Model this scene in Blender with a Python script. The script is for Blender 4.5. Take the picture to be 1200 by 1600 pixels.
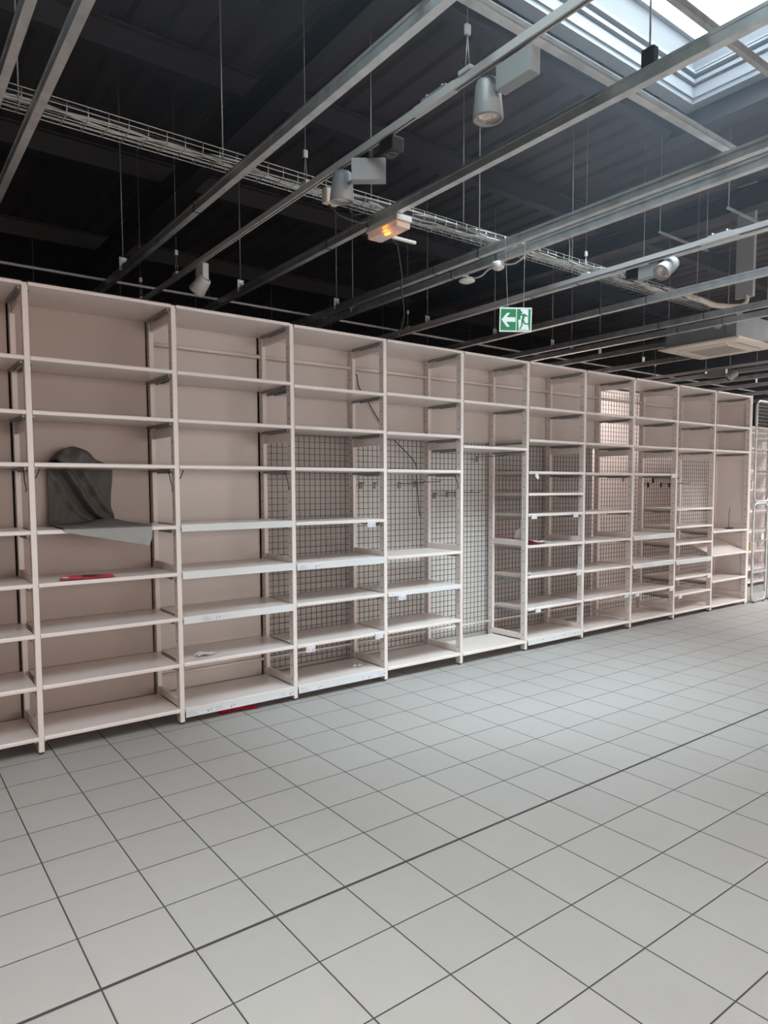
import bpy, bmesh, math, random
from mathutils import Vector, Matrix
random.seed(7)
C = bpy.context.scene.collection
for o in list(bpy.data.objects):
    bpy.data.objects.remove(o)

# ------------------------------------------------------------------ camera
CAM = Vector((-0.570, -4.785, 1.7067))
F_PX, YAW, PITCH, ROLL, PPY = 1076.56, 0.643503, -0.0658399, -0.0042388, 33.12
cam = bpy.data.cameras.new('camera')
cam.sensor_fit = 'VERTICAL'
cam.sensor_height = 32.0
cam.lens = F_PX / 1600.0 * 32.0
cam.shift_y = PPY / 1600.0
cam.clip_start = 0.05
cam.clip_end = 200
camo = bpy.data.objects.new('camera', cam)
C.objects.link(camo)
fw = Vector((math.sin(YAW) * math.cos(PITCH), math.cos(YAW) * math.cos(PITCH), math.sin(PITCH)))
r0 = Vector((math.cos(YAW), -math.sin(YAW), 0))
u0 = r0.cross(fw)
rr = r0 * math.cos(ROLL) + u0 * math.sin(ROLL)
uu = -r0 * math.sin(ROLL) + u0 * math.cos(ROLL)
camo.matrix_world = Matrix(((rr.x, uu.x, -fw.x, CAM.x), (rr.y, uu.y, -fw.y, CAM.y),
                            (rr.z, uu.z, -fw.z, CAM.z), (0, 0, 0, 1)))
bpy.context.scene.camera = camo

# ------------------------------------------------------------------ view + world
vs = bpy.context.scene.view_settings
vs.view_transform = 'Standard'
vs.look = 'None'
vs.gamma = 1.0
vs.use_curve_mapping = False
vs.exposure = 0.27
w = bpy.data.worlds.new('overcast_sky')
bpy.context.scene.world = w
w.use_nodes = True
bg = w.node_tree.nodes['Background']
bg.inputs[0].default_value = (0.84, 0.93, 1.0, 1)
bg.inputs[1].default_value = 6.0

DECK = 4.87
def area(name, loc, rot, sx, sy, power, col, portal=False, spread=180):
    l = bpy.data.lights.new(name, 'AREA')
    l.shape = 'RECTANGLE'
    l.size, l.size_y = sx, sy
    l.energy = power
    l.color = col
    l.spread = math.radians(spread)
    if portal:
        l.cycles.is_portal = True
    o = bpy.data.objects.new(name, l)
    o.location = loc
    o.rotation_euler = rot
    C.objects.link(o)
    return o
# the roof skylight in view
SKY = [(2.40, 4.86, -3.55, -1.69)]
for i, (x0, x1, y0, y1) in enumerate(SKY):
    area('skylight_portal', ((x0 + x1) / 2, (y0 + y1) / 2, 5.32), (0, 0, 0), x1 - x0 - .06, y1 - y0 - .06, 1, (1, 1, 1), True)
sun = bpy.data.lights.new('hazy_sun', 'SUN')
sun.energy = 13.0
sun.angle = math.radians(42)
sun.color = (0.82, 0.965, 1.0)
suno = bpy.data.objects.new('hazy_sun', sun)
suno.rotation_euler = Vector((0.10, 0.42, -1)).to_track_quat('-Z', 'Y').to_euler()
C.objects.link(suno)
# added unseen fill lights, overhead and behind the camera
area('overhead_fill', (2.6, -5.2, 4.80), (0, 0, 0), 2.4, 1.4, 30, (1.0, 0.95, 0.90), spread=115)
area('overhead_fill', (11.0, -3.8, 4.80), (0, 0, 0), 2.4, 1.4, 400, (0.93, 0.95, 0.97), spread=125)
area('overhead_fill', (-1.6, -4.8, 4.80), (0, 0, 0), 2.0, 1.4, 80, (1.0, 0.80, 0.70), spread=120)
area('overhead_fill', (0.0, -3.3, 4.80), (0, 0, 0), 1.4, 1.2, 62, (0.76, 0.95, 1.0), spread=112)
area('overhead_fill', (15.5, -2.6, 4.80), (0, 0, 0), 2.4, 1.8, 520, (0.93, 0.95, 0.97))
area('front_fill', (3.5, -11.6, 2.0), (math.radians(90), 0, 0), 11.0, 3.0, 400, (1.0, 0.90, 0.84))
# lamp of the neighbouring aisle behind the shelving
area('aisle_lamp', (8.6, 1.35, 3.30), (math.radians(25), 0, 0), 2.6, 0.5, 36, (1.0, 0.87, 0.82))
area('aisle_lamp', (-1.2, -1.2, 3.30), (math.radians(20), 0, 0), 0.6, 0.6, 6, (1.0, 0.60, 0.52))  # unseen warm lamp left of view, on the near side of the shelving

# ------------------------------------------------------------------ materials
def mat(name, col, rough=0.5, metal=0.0, noise=0.0, scale=8.0, bump=0.0, bscale=60.0, emit=None, estr=0.0, spec=None):
    m = bpy.data.materials.new(name)
    m.use_nodes = True
    nt = m.node_tree
    b = nt.nodes['Principled BSDF']
    b.inputs['Base Color'].default_value = (*col, 1)
    b.inputs['Roughness'].default_value = rough
    b.inputs['Metallic'].default_value = metal
    if spec is not None:
        b.inputs['Specular IOR Level'].default_value = spec
    tc = None
    if noise or bump:
        tc = nt.nodes.new('ShaderNodeTexCoord')
    if noise:
        n = nt.nodes.new('ShaderNodeTexNoise')
        n.inputs['Scale'].default_value = scale
        n.inputs['Detail'].default_value = 5
        nt.links.new(tc.outputs['Object'], n.inputs['Vector'])
        r = nt.nodes.new('ShaderNodeValToRGB')
        r.color_ramp.elements[0].position = 0.3
        r.color_ramp.elements[1].position = 0.7
        r.color_ramp.elements[0].color = (*[c * (1 - noise) for c in col], 1)
        r.color_ramp.elements[1].color = (*[min(1, c * (1 + noise)) for c in col], 1)
        nt.links.new(n.outputs['Fac'], r.inputs[0])
        nt.links.new(r.outputs[0], b.inputs['Base Color'])
    if bump:
        n2 = nt.nodes.new('ShaderNodeTexNoise')
        n2.inputs['Scale'].default_value = bscale
        nt.links.new(tc.outputs['Object'], n2.inputs['Vector'])
        bp = nt.nodes.new('ShaderNodeBump')
        bp.inputs['Strength'].default_value = bump
        bp.inputs['Distance'].default_value = 0.002
        nt.links.new(n2.outputs['Fac'], bp.inputs['Height'])
        nt.links.new(bp.outputs[0], b.inputs['Normal'])
    if emit:
        b.inputs['Emission Color'].default_value = (*emit, 1)
        b.inputs['Emission Strength'].default_value = estr
    return m
M = {}
M['paint'] = mat('cream_shelf_paint', (0.80, 0.72, 0.685), 0.28, noise=0.03, scale=3.0)
M['post'] = mat('cream_post_paint', (0.80, 0.72, 0.675), 0.38, noise=0.03, scale=3.0)
M['panel'] = mat('cream_panel_paint', (0.62, 0.565, 0.535), 0.36, noise=0.03, scale=2.0)
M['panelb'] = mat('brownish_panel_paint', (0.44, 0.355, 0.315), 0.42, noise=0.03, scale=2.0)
M['white'] = mat('white_board', (0.74, 0.72, 0.69), 0.5, noise=0.03, scale=2.0)
M['edge'] = mat('tan_shelf_edge', (0.56, 0.48, 0.39), 0.6)
M['hole'] = mat('black_hole', (0.03, 0.025, 0.025), 0.8)
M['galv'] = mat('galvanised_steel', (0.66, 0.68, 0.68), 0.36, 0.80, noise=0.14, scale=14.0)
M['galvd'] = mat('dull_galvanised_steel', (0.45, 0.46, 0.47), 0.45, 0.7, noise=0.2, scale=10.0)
M['bracket'] = mat('grey_bracket_steel', (0.26, 0.265, 0.26), 0.42, 0.3, noise=0.1, scale=10.0)
M['wire'] = mat('dark_wire', (0.085, 0.07, 0.065), 0.45, 0.5)
M['wirel'] = mat('zinc_wire', (0.50, 0.50, 0.48), 0.35, 0.8)
M['rod'] = mat('threaded_rod', (0.34, 0.34, 0.33), 0.4, 0.6)
M['alu'] = mat('silver_lacquer', (0.30, 0.305, 0.31), 0.42, 0.1)
M['alul'] = mat('light_silver_lacquer', (0.50, 0.49, 0.485), 0.42, 0.1)
M['deck'] = mat('black_painted_deck', (0.046, 0.030, 0.031), 0.55, noise=0.25, scale=1.5)
M['blackp'] = mat('black_paint', (0.027, 0.021, 0.024), 0.5)
M['casing'] = mat('grey_ac_casing', (0.27, 0.285, 0.30), 0.5, 0.2, noise=0.06, scale=5)
M['black'] = mat('black_plastic', (0.012, 0.012, 0.012), 0.4)
M['plast'] = mat('white_plastic', (0.70, 0.68, 0.64), 0.4)
M['cream'] = mat('cream_plastic', (0.72, 0.64, 0.54), 0.45)
M['strip'] = mat('pale_blue_price_strip', (0.66, 0.685, 0.685), 0.3)
M['paper'] = mat('white_paper', (0.72, 0.71, 0.75), 0.6)
M['ink'] = mat('black_ink', (0.03, 0.03, 0.04), 0.6)
M['inkf'] = mat('pale_grey_ink', (0.42, 0.42, 0.50), 0.6)
M['red'] = mat('red_card', (0.78, 0.045, 0.075), 0.4, noise=0.1, scale=6)
M['pink'] = mat('pink_dot', (0.75, 0.15, 0.22), 0.5)
M['cloth_lit'] = mat('pale_grey_cloth_lit_flap', (0.34, 0.335, 0.32), 0.9, noise=0.05, scale=40, bump=0.2, bscale=350)  # same cloth in a paler colour, light painted onto the front flap
M['board'] = mat('shaded_backing_board', (0.50, 0.46, 0.435), 0.6, noise=0.04, scale=2)  # board colour greyed to carry the shade inside the shelves
M['cloth'] = mat('grey_felt_cloth', (0.125, 0.115, 0.108), 0.95, noise=0.08, scale=40, bump=0.3, bscale=350)
M['green'] = mat('exit_green', (0.015, 0.17, 0.07), 0.4)
M['signw'] = mat('sign_white', (0.62, 0.67, 0.65), 0.4)
M['rim'] = mat('skylight_rim_white', (0.22, 0.235, 0.25), 0.45, noise=0.08, scale=3)
M['well'] = mat('skylight_well_grey', (0.13, 0.138, 0.145), 0.6, noise=0.06, scale=2)
M['bulb'] = mat('orange_glowing_lamp', (1, 0.4, 0.1), 0.4, emit=(1.0, 0.26, 0.02), estr=6.0)
M['wall'] = mat('dark_wall_paint', (0.05, 0.047, 0.05), 0.8, noise=0.1, scale=1)
M['wallp'] = mat('pinkish_white_wall', (0.74, 0.67, 0.635), 0.7, noise=0.04, scale=1)
M['cable'] = mat('black_cable', (0.02, 0.018, 0.018), 0.5)
M['wcable'] = mat('white_cable', (0.58, 0.57, 0.53), 0.5)
M['box'] = mat('cardboard', (0.62, 0.45, 0.30), 0.8, noise=0.08, scale=6)
M['foot'] = mat('grey_rubber', (0.10, 0.10, 0.10), 0.7)
M['lens'] = mat('lamp_reflector', (0.75, 0.66, 0.60), 0.25, 0.4, noise=0.25, scale=45)

def glass_mat():
    m = bpy.data.materials.new('skylight_glass')
    m.use_nodes = True
    nt = m.node_tree
    for n in list(nt.nodes):
        nt.nodes.remove(n)
    out = nt.nodes.new('ShaderNodeOutputMaterial')
    t = nt.nodes.new('ShaderNodeBsdfTransparent')
    t.inputs[0].default_value = (0.93, 0.96, 1, 1)
    g = nt.nodes.new('ShaderNodeBsdfGlossy')
    g.inputs['Roughness'].default_value = 0.05
    mx = nt.nodes.new('ShaderNodeMixShader')
    mx.inputs[0].default_value = 0.06
    nt.links.new(t.outputs[0], mx.inputs[1])
    nt.links.new(g.outputs[0], mx.inputs[2])
    nt.links.new(mx.outputs[0], out.inputs[0])
    return m
M['glass'] = glass_mat()

def clear_mat():
    m = mat('clear_plastic', (0.92, 0.88, 0.84), 0.25)
    b = m.node_tree.nodes['Principled BSDF']
    b.inputs['Transmission Weight'].default_value = 0.55
    b.inputs['IOR'].default_value = 1.2
    return m
M['clear'] = clear_mat()

TS, TY0 = 0.33333, -2.4038      # tile size and the line of the wide joint
def floor_mat():
    m = bpy.data.materials.new('ceramic_floor_tiles')
    m.use_nodes = True
    nt = m.node_tree
    L = nt.links.new
    b = nt.nodes['Principled BSDF']
    geo = nt.nodes.new('ShaderNodeNewGeometry')
    sep = nt.nodes.new('ShaderNodeSeparateXYZ')
    L(geo.outputs['Position'], sep.inputs[0])
    def mth(op, a, bb=None, cc=None):
        n = nt.nodes.new('ShaderNodeMath')
        n.operation = op
        for i, v in enumerate((a, bb, cc)):
            if v is None:
                continue
            if isinstance(v, (int, float)):
                n.inputs[i].default_value = v
            else:
                L(v, n.inputs[i])
        return n.outputs[0]
    X = mth('DIVIDE', sep.outputs[0], TS)
    Y = mth('DIVIDE', mth('SUBTRACT', sep.outputs[1], TY0), TS)
    def edge(v):      # distance to nearest tile line in metres
        fr = mth('FRACT', v)
        return mth('MULTIPLY', mth('MINIMUM', fr, mth('SUBTRACT', 1.0, fr)), TS)
    dx, dy = edge(X), edge(Y)
    wide = mth('MULTIPLY', mth('ABSOLUTE', mth('SUBTRACT', sep.outputs[1], TY0)), 0.36)
    d = mth('MINIMUM', mth('MINIMUM', dx, dy), wide)
    mr = nt.nodes.new('ShaderNodeMapRange')
    mr.interpolation_type = 'SMOOTHSTEP'
    L(d, mr.inputs[0])
    mr.inputs[1].default_value = 0.0022
    mr.inputs[2].default_value = 0.0034
    grout = mr.outputs[0]
    # per tile variation
    cmb = nt.nodes.new('ShaderNodeCombineXYZ')
    L(mth('FLOOR', X), cmb.inputs[0]); L(mth('FLOOR', Y), cmb.inputs[1])
    wn = nt.nodes.new('ShaderNodeTexWhiteNoise')
    L(cmb.outputs[0], wn.inputs[0])
    ns = nt.nodes.new('ShaderNodeTexNoise')
    ns.inputs['Scale'].default_value = 180
    ns.inputs['Detail'].default_value = 3
    L(geo.outputs['Position'], ns.inputs['Vector'])
    n3 = nt.nodes.new('ShaderNodeTexNoise')
    n3.inputs['Scale'].default_value = 9
    n3.inputs['Detail'].default_value = 4
    L(geo.outputs['Position'], n3.inputs['Vector'])
    v = mth('ADD', mth('MULTIPLY', mth('SUBTRACT', wn.outputs[0], 0.5), 0.05),
            mth('ADD', mth('MULTIPLY', mth('SUBTRACT', ns.outputs[0], 0.5), 0.22),
                mth('MULTIPLY', mth('SUBTRACT', n3.outputs[0], 0.5), 0.09)))
    v = mth('ADD', v, 1.0)
    base = nt.nodes.new('ShaderNodeMix'); base.data_type = 'RGBA'; base.blend_type = 'MULTIPLY'
    base.inputs[0].default_value = 1
    base.inputs[6].default_value = (0.412, 0.393, 0.375, 1)
    cc = nt.nodes.new('ShaderNodeCombineColor')
    for i in range(3):
        L(v, cc.inputs[i])
    L(cc.outputs[0], base.inputs[7])
    # small dark dirt specks
    vo = nt.nodes.new('ShaderNodeTexVoronoi')
    vo.inputs['Scale'].default_value = 2.2
    L(geo.outputs['Position'], vo.inputs['Vector'])
    sp = nt.nodes.new('ShaderNodeMapRange')
    L(vo.outputs['Distance'], sp.inputs[0])
    sp.inputs[1].default_value = 0.012
    sp.inputs[2].default_value = 0.022
    sp.inputs[3].default_value = 0.35
    sp.inputs[4].default_value = 1.0
    dirt = nt.nodes.new('ShaderNodeMix'); dirt.data_type = 'RGBA'
    dirt.inputs[6].default_value = (0.16, 0.14, 0.12, 1)
    L(sp.outputs[0], dirt.inputs[0]); L(base.outputs[2], dirt.inputs[7])
    mix = nt.nodes.new('ShaderNodeMix'); mix.data_type = 'RGBA'
    L(grout, mix.inputs[0])
    mix.inputs[6].default_value = (0.05, 0.045, 0.042, 1)
    L(dirt.outputs[2], mix.inputs[7])
    L(mix.outputs[2], b.inputs['Base Color'])
    rg = mth('ADD', mth('MULTIPLY', grout, -0.38), 0.78)
    rg2 = mth('ADD', rg, mth('MULTIPLY', n3.outputs[0], 0.10))
    L(rg2, b.inputs['Roughness'])
    mr2 = nt.nodes.new('ShaderNodeMapRange'); mr2.interpolation_type = 'SMOOTHSTEP'
    L(d, mr2.inputs[0]); mr2.inputs[1].default_value = 0.0; mr2.inputs[2].default_value = 0.006
    bp = nt.nodes.new('ShaderNodeBump')
    bp.inputs['Distance'].default_value = 0.003
    bp.inputs['Strength'].default_value = 0.7
    L(mth('ADD', mr2.outputs[0], mth('MULTIPLY', ns.outputs[0], 0.05)), bp.inputs['Height'])
    L(bp.outputs[0], b.inputs['Normal'])
    return m
M['floor'] = floor_mat()

# ------------------------------------------------------------------ mesh helpers
class MB:
    """collects shapes and links them as one mesh object"""
    def __init__(s):
        s.v, s.f, s.m, s.sm = [], [], [], []
        s.mats = []
    def mi(s, m):
        if m not in s.mats:
            s.mats.append(m)
        return s.mats.index(m)
    def add(s, vs_, fs, m, smooth=False):
        k = len(s.v); i = s.mi(m)
        s.v += [tuple(v) for v in vs_]
        for f in fs:
            s.f.append(tuple(k + a for a in f)); s.m.append(i); s.sm.append(smooth)
        return s
    def box(s, x0, x1, y0, y1, z0, z1, m='paint'):
        v = [(x0, y0, z0), (x1, y0, z0), (x1, y1, z0), (x0, y1, z0), (x0, y0, z1), (x1, y0, z1), (x1, y1, z1), (x0, y1, z1)]
        f = [(0, 3, 2, 1), (4, 5, 6, 7), (0, 1, 5, 4), (1, 2, 6, 5), (2, 3, 7, 6), (3, 0, 4, 7)]
        return s.add(v, f, m)
    def obox(s, mtx, sx, sy, sz, m):
        v = [mtx @ Vector((a * sx / 2, b * sy / 2, c * sz / 2)) for c in (-1, 1) for a, b in ((-1, -1), (1, -1), (1, 1), (-1, 1))]
        f = [(0, 3, 2, 1), (4, 5, 6, 7), (0, 1, 5, 4), (1, 2, 6, 5), (2, 3, 7, 6), (3, 0, 4, 7)]
        return s.add(v, f, m)
    def bbox(s, x0, x1, y0, y1, z0, z1, m='paint', b=0.003):
        """box with chamfered edges"""
        b = min(b, (x1 - x0) / 3, (y1 - y0) / 3, (z1 - z0) / 3)
        bm = bmesh.new()
        bmesh.ops.create_cube(bm, size=1)
        for v in bm.verts:
            v.co = Vector(((x0 + x1) / 2 + v.co.x * (x1 - x0), (y0 + y1) / 2 + v.co.y * (y1 - y0), (z0 + z1) / 2 + v.co.z * (z1 - z0)))
        bmesh.ops.bevel(bm, geom=bm.edges[:], offset=b, segments=2, profile=0.7, affect='EDGES')
        bm.verts.index_update()
        s.add([v.co for v in bm.verts], [[v.index for v in f.verts] for f in bm.faces], m)
        bm.free()
        return s
    def tube(s, pts, r, m, n=6, closed=False, caps=True):
        pts = [Vector(p) for p in pts]
        rings = []
        N = len(pts)
        prev = None
        for i, p in enumerate(pts):
            if closed:
                t = pts[(i + 1) % N] - pts[i - 1]
            else:
                t = pts[min(i + 1, N - 1)] - pts[max(i - 1, 0)]
            t.normalize()
            if prev is None:
                a = Vector((0, 0, 1)) if abs(t.z) < 0.9 else Vector((1, 0, 0))
                n1 = t.cross(a).normalized()
            else:
                n1 = (prev - t * prev.dot(t)).normalized()
            prev = n1
            n2 = t.cross(n1)
            ri = r[i] if isinstance(r, (list, tuple)) else r
            rings.append([p + n1 * math.cos(2 * math.pi * k / n) * ri + n2 * math.sin(2 * math.pi * k / n) * ri for k in range(n)])
        vs_ = [v for ring in rings for v in ring]
        fs = []
        for i in range(N if closed else N - 1):
            j = (i + 1) % N
            for k in range(n):
                fs.append((i * n + k, i * n + (k + 1) % n, j * n + (k + 1) % n, j * n + k))
        if not closed and caps:
            fs.append(tuple(range(n))[::-1])
            fs.append(tuple((N - 1) * n + k for k in range(n)))
        return s.add(vs_, fs, m, n > 4)
    def cyl(s, p0, p1, r0, r1, m, n=24, caps=True):
        return s.tube([p0, p1], [r0, r1], m, n, caps=caps)
    def lathe(s, mtx, prof, m, n=32):
        vs_, fs = [], []
        for r, z in prof:
            for k in range(n):
                a = 2 * math.pi * k / n
                vs_.append(mtx @ Vector((r * math.cos(a), r * math.sin(a), z)))
        for i in range(len(prof) - 1):
            for k in range(n):
                fs.append((i * n + k, i * n + (k + 1) % n, (i + 1) * n + (k + 1) % n, (i + 1) * n + k))
        return s.add(vs_, fs, m, True)
    def prism(s, poly, axis, a0, a1, m):
        """poly in the plane across the axis, run from a0 to a1"""
        def pt(p, a):
            return {'x': (a, p[0], p[1]), 'y': (p[0], a, p[1]), 'z': (p[0], p[1], a)}[axis]
        n = len(poly)
        vs_ = [pt(p, a0) for p in poly] + [pt(p, a1) for p in poly]
        fs = [(k, (k + 1) % n, n + (k + 1) % n, n + k) for k in range(n)] + [tuple(range(n))[::-1], tuple(range(n, 2 * n))]
        return s.add(vs_, fs, m)
    def build(s, name, parent=None):
        me = bpy.data.meshes.new(name)
        me.from_pydata(s.v, [], s.f)
        for m in s.mats:
            me.materials.append(M[m])
        for p, i, sm in zip(me.polygons, s.m, s.sm):
            p.material_index = i
            p.use_smooth = sm
        bm = bmesh.new(); bm.from_mesh(me)
        bmesh.ops.recalc_face_normals(bm, faces=bm.faces)
        bm.to_mesh(me); bm.free()
        o = bpy.data.objects.new(name, me)
        C.objects.link(o)
        if parent:
            o.parent = parent
            o.matrix_parent_inverse = Matrix.Translation(-Vector(root_loc(parent)))
        return o
LOC = {}
def root_loc(o):
    return LOC.get(o.name, (0, 0, 0))
def tag(o, label=None, cat=None, group=None, kind=None):
    if label: o['label'] = label
    if cat: o['category'] = cat
    if group: o['group'] = group
    if kind: o['kind'] = kind
    return o
def thing(name, label, cat, loc=(0, 0, 0), group=None):
    o = bpy.data.objects.new(name, None)
    o.empty_display_size = 0.1
    o.location = loc
    C.objects.link(o)
    LOC[o.name] = loc
    return tag(o, label, cat, group)
def struct(o):
    o['kind'] = 'structure'
    return o
_txt = {}
def text_geo(body, size):
    key = (body, size)
    if key not in _txt:
        cu = bpy.data.curves.new('lettering', 'FONT')
        cu.body = body
        cu.size = size
        cu.resolution_u = 2
        o = bpy.data.objects.new('lettering', cu)
        C.objects.link(o)
        dg = bpy.context.evaluated_depsgraph_get()
        me = o.evaluated_get(dg).to_mesh()
        _txt[key] = ([v.co.copy() for v in me.vertices], [tuple(p.vertices) for p in me.polygons])
        o.evaluated_get(dg).to_mesh_clear()
        bpy.data.objects.remove(o)
        bpy.data.curves.remove(cu)
    return _txt[key]
def put_text(mb, body, size, mtx, m='ink'):
    v, f = text_geo(body, size)
    mb.add([mtx @ p for p in v], f, m)

# ------------------------------------------------------------------ the building
XA, XB, YA, YB = -7.0, 24.0, -12.0, 14.0
struct(MB().add([(XA, YA, 0), (XB, YA, 0), (XB, YB, 0), (XA, YB, 0)], [(0, 1, 2, 3)], 'floor').build('floor'))
# trapezoidal roof deck with a hole for the skylight; ribs run towards the shelving (along Y)
def deck():
    mb = MB()
    x = XA
    p = 0.25
    segs = []
    while x < XB:
        segs.append([(x, DECK), (x + 0.10, DECK), (x + 0.13, DECK + 0.028), (x + 0.22, DECK + 0.028), (x + p, DECK)])
        x += p
    sx0, sx1, sy0, sy1 = SKY[0]
    def strip(a, b, y0, y1):
        mb.add([(a[0], y0, a[1]), (b[0], y0, b[1]), (b[0], y1, b[1]), (a[0], y1, a[1])], [(0, 1, 2, 3)], 'deck')
    for s in segs:
        for a, b in zip(s, s[1:]):
            mid = (a[0] + b[0]) / 2
            if sx0 < mid < sx1:
                strip(a, b, YA, sy0); strip(a, b, sy1, YB)
            else:
                strip(a, b, YA, YB)
    return mb.build('ceiling')
struct(deck())
for nm, a in (('wall_left', (XA - .1, XA, YA, YB)), ('wall_right', (XB, XB + .1, YA, YB)),
              ('wall_back', (XA, XB, YB, YB + .1)), ('wall_front', (XA, XB, YA - .1, YA))):
    struct(MB().box(a[0], a[1], a[2], a[3], 0, DECK + 0.08, 'wall').build(nm))
# dark purlins (along X) and girders (along Y) under the deck
def ibeam_x(y, z, x0, x1, h=0.20, wd=0.10, m='blackp'):
    mb = MB()
    mb.box(x0, x1, y - wd / 2, y + wd / 2, z, z + 0.012, m)
    mb.box(x0, x1, y - wd / 2, y + wd / 2, z + h - 0.012, z + h, m)
    mb.box(x0, x1, y - 0.005, y + 0.005, z + 0.012, z + h - 0.012, m)
    return mb
def ibeam_y(x, z, y0, y1, h=0.20, wd=0.10, m='blackp'):
    mb = MB()
    mb.box(x - wd / 2, x + wd / 2, y0, y1, z, z + 0.012, m)
    mb.box(x - wd / 2, x + wd / 2, y0, y1, z + h - 0.012, z + h, m)
    mb.box(x - 0.005, x + 0.005, y0, y1, z + 0.012, z + h - 0.012, m)
    return mb
ti = 1
for y in (-8.0, -4.6, 0.22, 2.05, 4.4, 7.0, 10.0):
    struct(ibeam_x(y, 4.66, XA, XB).build('trim_%d' % ti)); ti += 1
struct(ibeam_x(-1.42, 4.66, 2.2, 5.0).build('trim_%d' % ti)); ti += 1
struct(ibeam_x(-3.8, 4.66, 2.2, 5.0).build('trim_%d' % ti)); ti += 1
for x in (1.9, 6.55, 11.5, 16.5):
    struct(ibeam_y(x, 4.44, YA, YB, 0.21, 0.14).build('trim_%d' % ti)); ti += 1
struct(ibeam_y(4.98, 4.60, -4.6, -1.42, 0.2).build('trim_%d' % ti)); ti += 1

# skylight: curb walls, white rim, glazing bars and panes
def skylight(x0, x1, y0, y1):
    zt = 5.25
    win = MB()
    t = 0.05
    # curb walls
    win.box(x0 - t, x1 + t, y1, y1 + t, 4.80, zt, 'well'); win.box(x0 - t, x1 + t, y0 - t, y0, 4.80, zt, 'well')
    win.box(x0 - t, x0, y0, y1, 4.80, zt, 'well'); win.box(x1, x1 + t, y0, y1, 4.80, zt, 'well')
    w = struct(win.build('window_1'))
    rim = MB()
    for z0, z1, d0, d1 in ((4.76, 4.80, 0.0, 0.10), (4.80, 4.88, 0.0, -0.012), (4.90, 4.93, -0.03, 0.0), (4.96, 4.975, -0.045, 0.0), (5.00, 5.01, -0.02, 0.0)):
        lo, hi = min(d0, d1), max(d0, d1)
        rim.box(x0 - hi, x1 + hi, y1 + lo, y1 + hi, z0, z1, 'rim'); rim.box(x0 - hi, x1 + hi, y0 - hi, y0 - lo, z0, z1, 'rim')
        rim.box(x0 - hi, x0 - lo, y0 - lo, y1 + lo, z0, z1, 'rim'); rim.box(x1 + lo, x1 + hi, y0 - lo, y1 + lo, z0, z1, 'rim')
    rim.build('window_frame', w)
    bars = MB()
    bars.bbox(x0, x1, -2.55, -2.47, zt - 0.05, zt + 0.02, 'alu')
    bars.bbox(x0, x1, y1 - 0.03, y1 + 0.02, zt - 0.02, zt + 0.02, 'alu'); bars.bbox(x0, x1, y0 - 0.02, y0 + 0.03, zt - 0.02, zt + 0.02, 'alu')
    bars.build('glazing_bar', w)
    MB().add([(x0 - .04, y0 - .04, zt + .022), (x1 + .04, y0 - .04, zt + .022), (x1 + .04, y1 + .04, zt + .022), (x0 - .04, y1 + .04, zt + .022)], [(0, 1, 2, 3)], 'glass').build('window_pane', w)
skylight(*SKY[0])

# ------------------------------------------------------------------ shelving
H = 2.98
XP = [-0.665, 0.263, 1.193, 2.128, 3.037, 3.945, 4.862, 5.795, 6.717, 7.664, 8.591, 9.566]
PW, PD, DEP = 0.034, 0.064, 0.535
def post(mb, x, y0, z0=0.018, z1=H, holes=True):
    mb.bbox(x - PW / 2, x + PW / 2, y0, y0 + PD, z0, z1, 'post', 0.004)
    if holes:
        z = 0.175
        while z < z1 - 0.05:
            for sx in (-1, 1):
                xx = x + sx * (PW / 2 + 0.0004)
                n = 8
                vs_ = [(xx, y0 + PD * 0.5 + 0.0065 * math.cos(2 * math.pi * k / n), z + 0.0065 * math.sin(2 * math.pi * k / n)) for k in range(n)]
                mb.add(vs_, [tuple(range(n))], 'hole')
            z += 0.1095
def side_frame(root, x, solid=False):
    p = MB(); post(p, x, 0.0); p.build('front_post', root)
    p = MB(); post(p, x, DEP - PD); p.build('rear_post', root)
    for z0, z1 in ((2.88, 2.95), (2.078, 2.148), (1.098, 1.158), (0.122, 0.178)):
        MB().bbox(x - 0.012, x + 0.012, PD, DEP - PD, z0, z1, 'post', 0.004).build('side_rail', root)
    for y in (PD / 2, DEP - PD / 2):
        MB().cyl((x, y, 0), (x, y, 0.02), 0.017, 0.013, 'foot', 12).build('foot', root)
    if solid:
        MB().box(x + 0.004, x + 0.010, PD * .6, DEP - PD * .6, 0.08, 2.95, 'paint').build('end_panel', root)
def shelf_mesh(mb, x0, x1, z, back=0.475, zr=None, front=-0.004, t=0.030):
    """z = top at the front, zr = top at the back"""
    zr = z if zr is None else zr
    r = 0.009
    prof = [(back, zr), (front + r, z)]
    for k in range(1, 5):
        a = math.radians(90 * k / 4)
        prof.append((front + r - r * math.sin(a), z - r + r * math.cos(a)))
    for k in range(0, 4):
        a = math.radians(90 * k / 3)
        prof.append((front + r * 0.6 - r * 0.6 * math.cos(a), z - t + r * 0.6 - r * 0.6 * math.sin(a)))
    prof.append((back, zr - t))
    n = len(prof)
    vs_ = [(x0, p[0], p[1]) for p in prof] + [(x1, p[0], p[1]) for p in prof]
    fs = [(k, (k + 1) % n, n + (k + 1) % n, n + k) for k in range(n)]
    mb.add(vs_, fs, 'paint')
    mb.add(vs_, [tuple(range(n))[::-1], tuple(range(n, 2 * n))], 'edge')
LIP = Matrix.Rotation(math.radians(90), 4, 'X')
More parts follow.
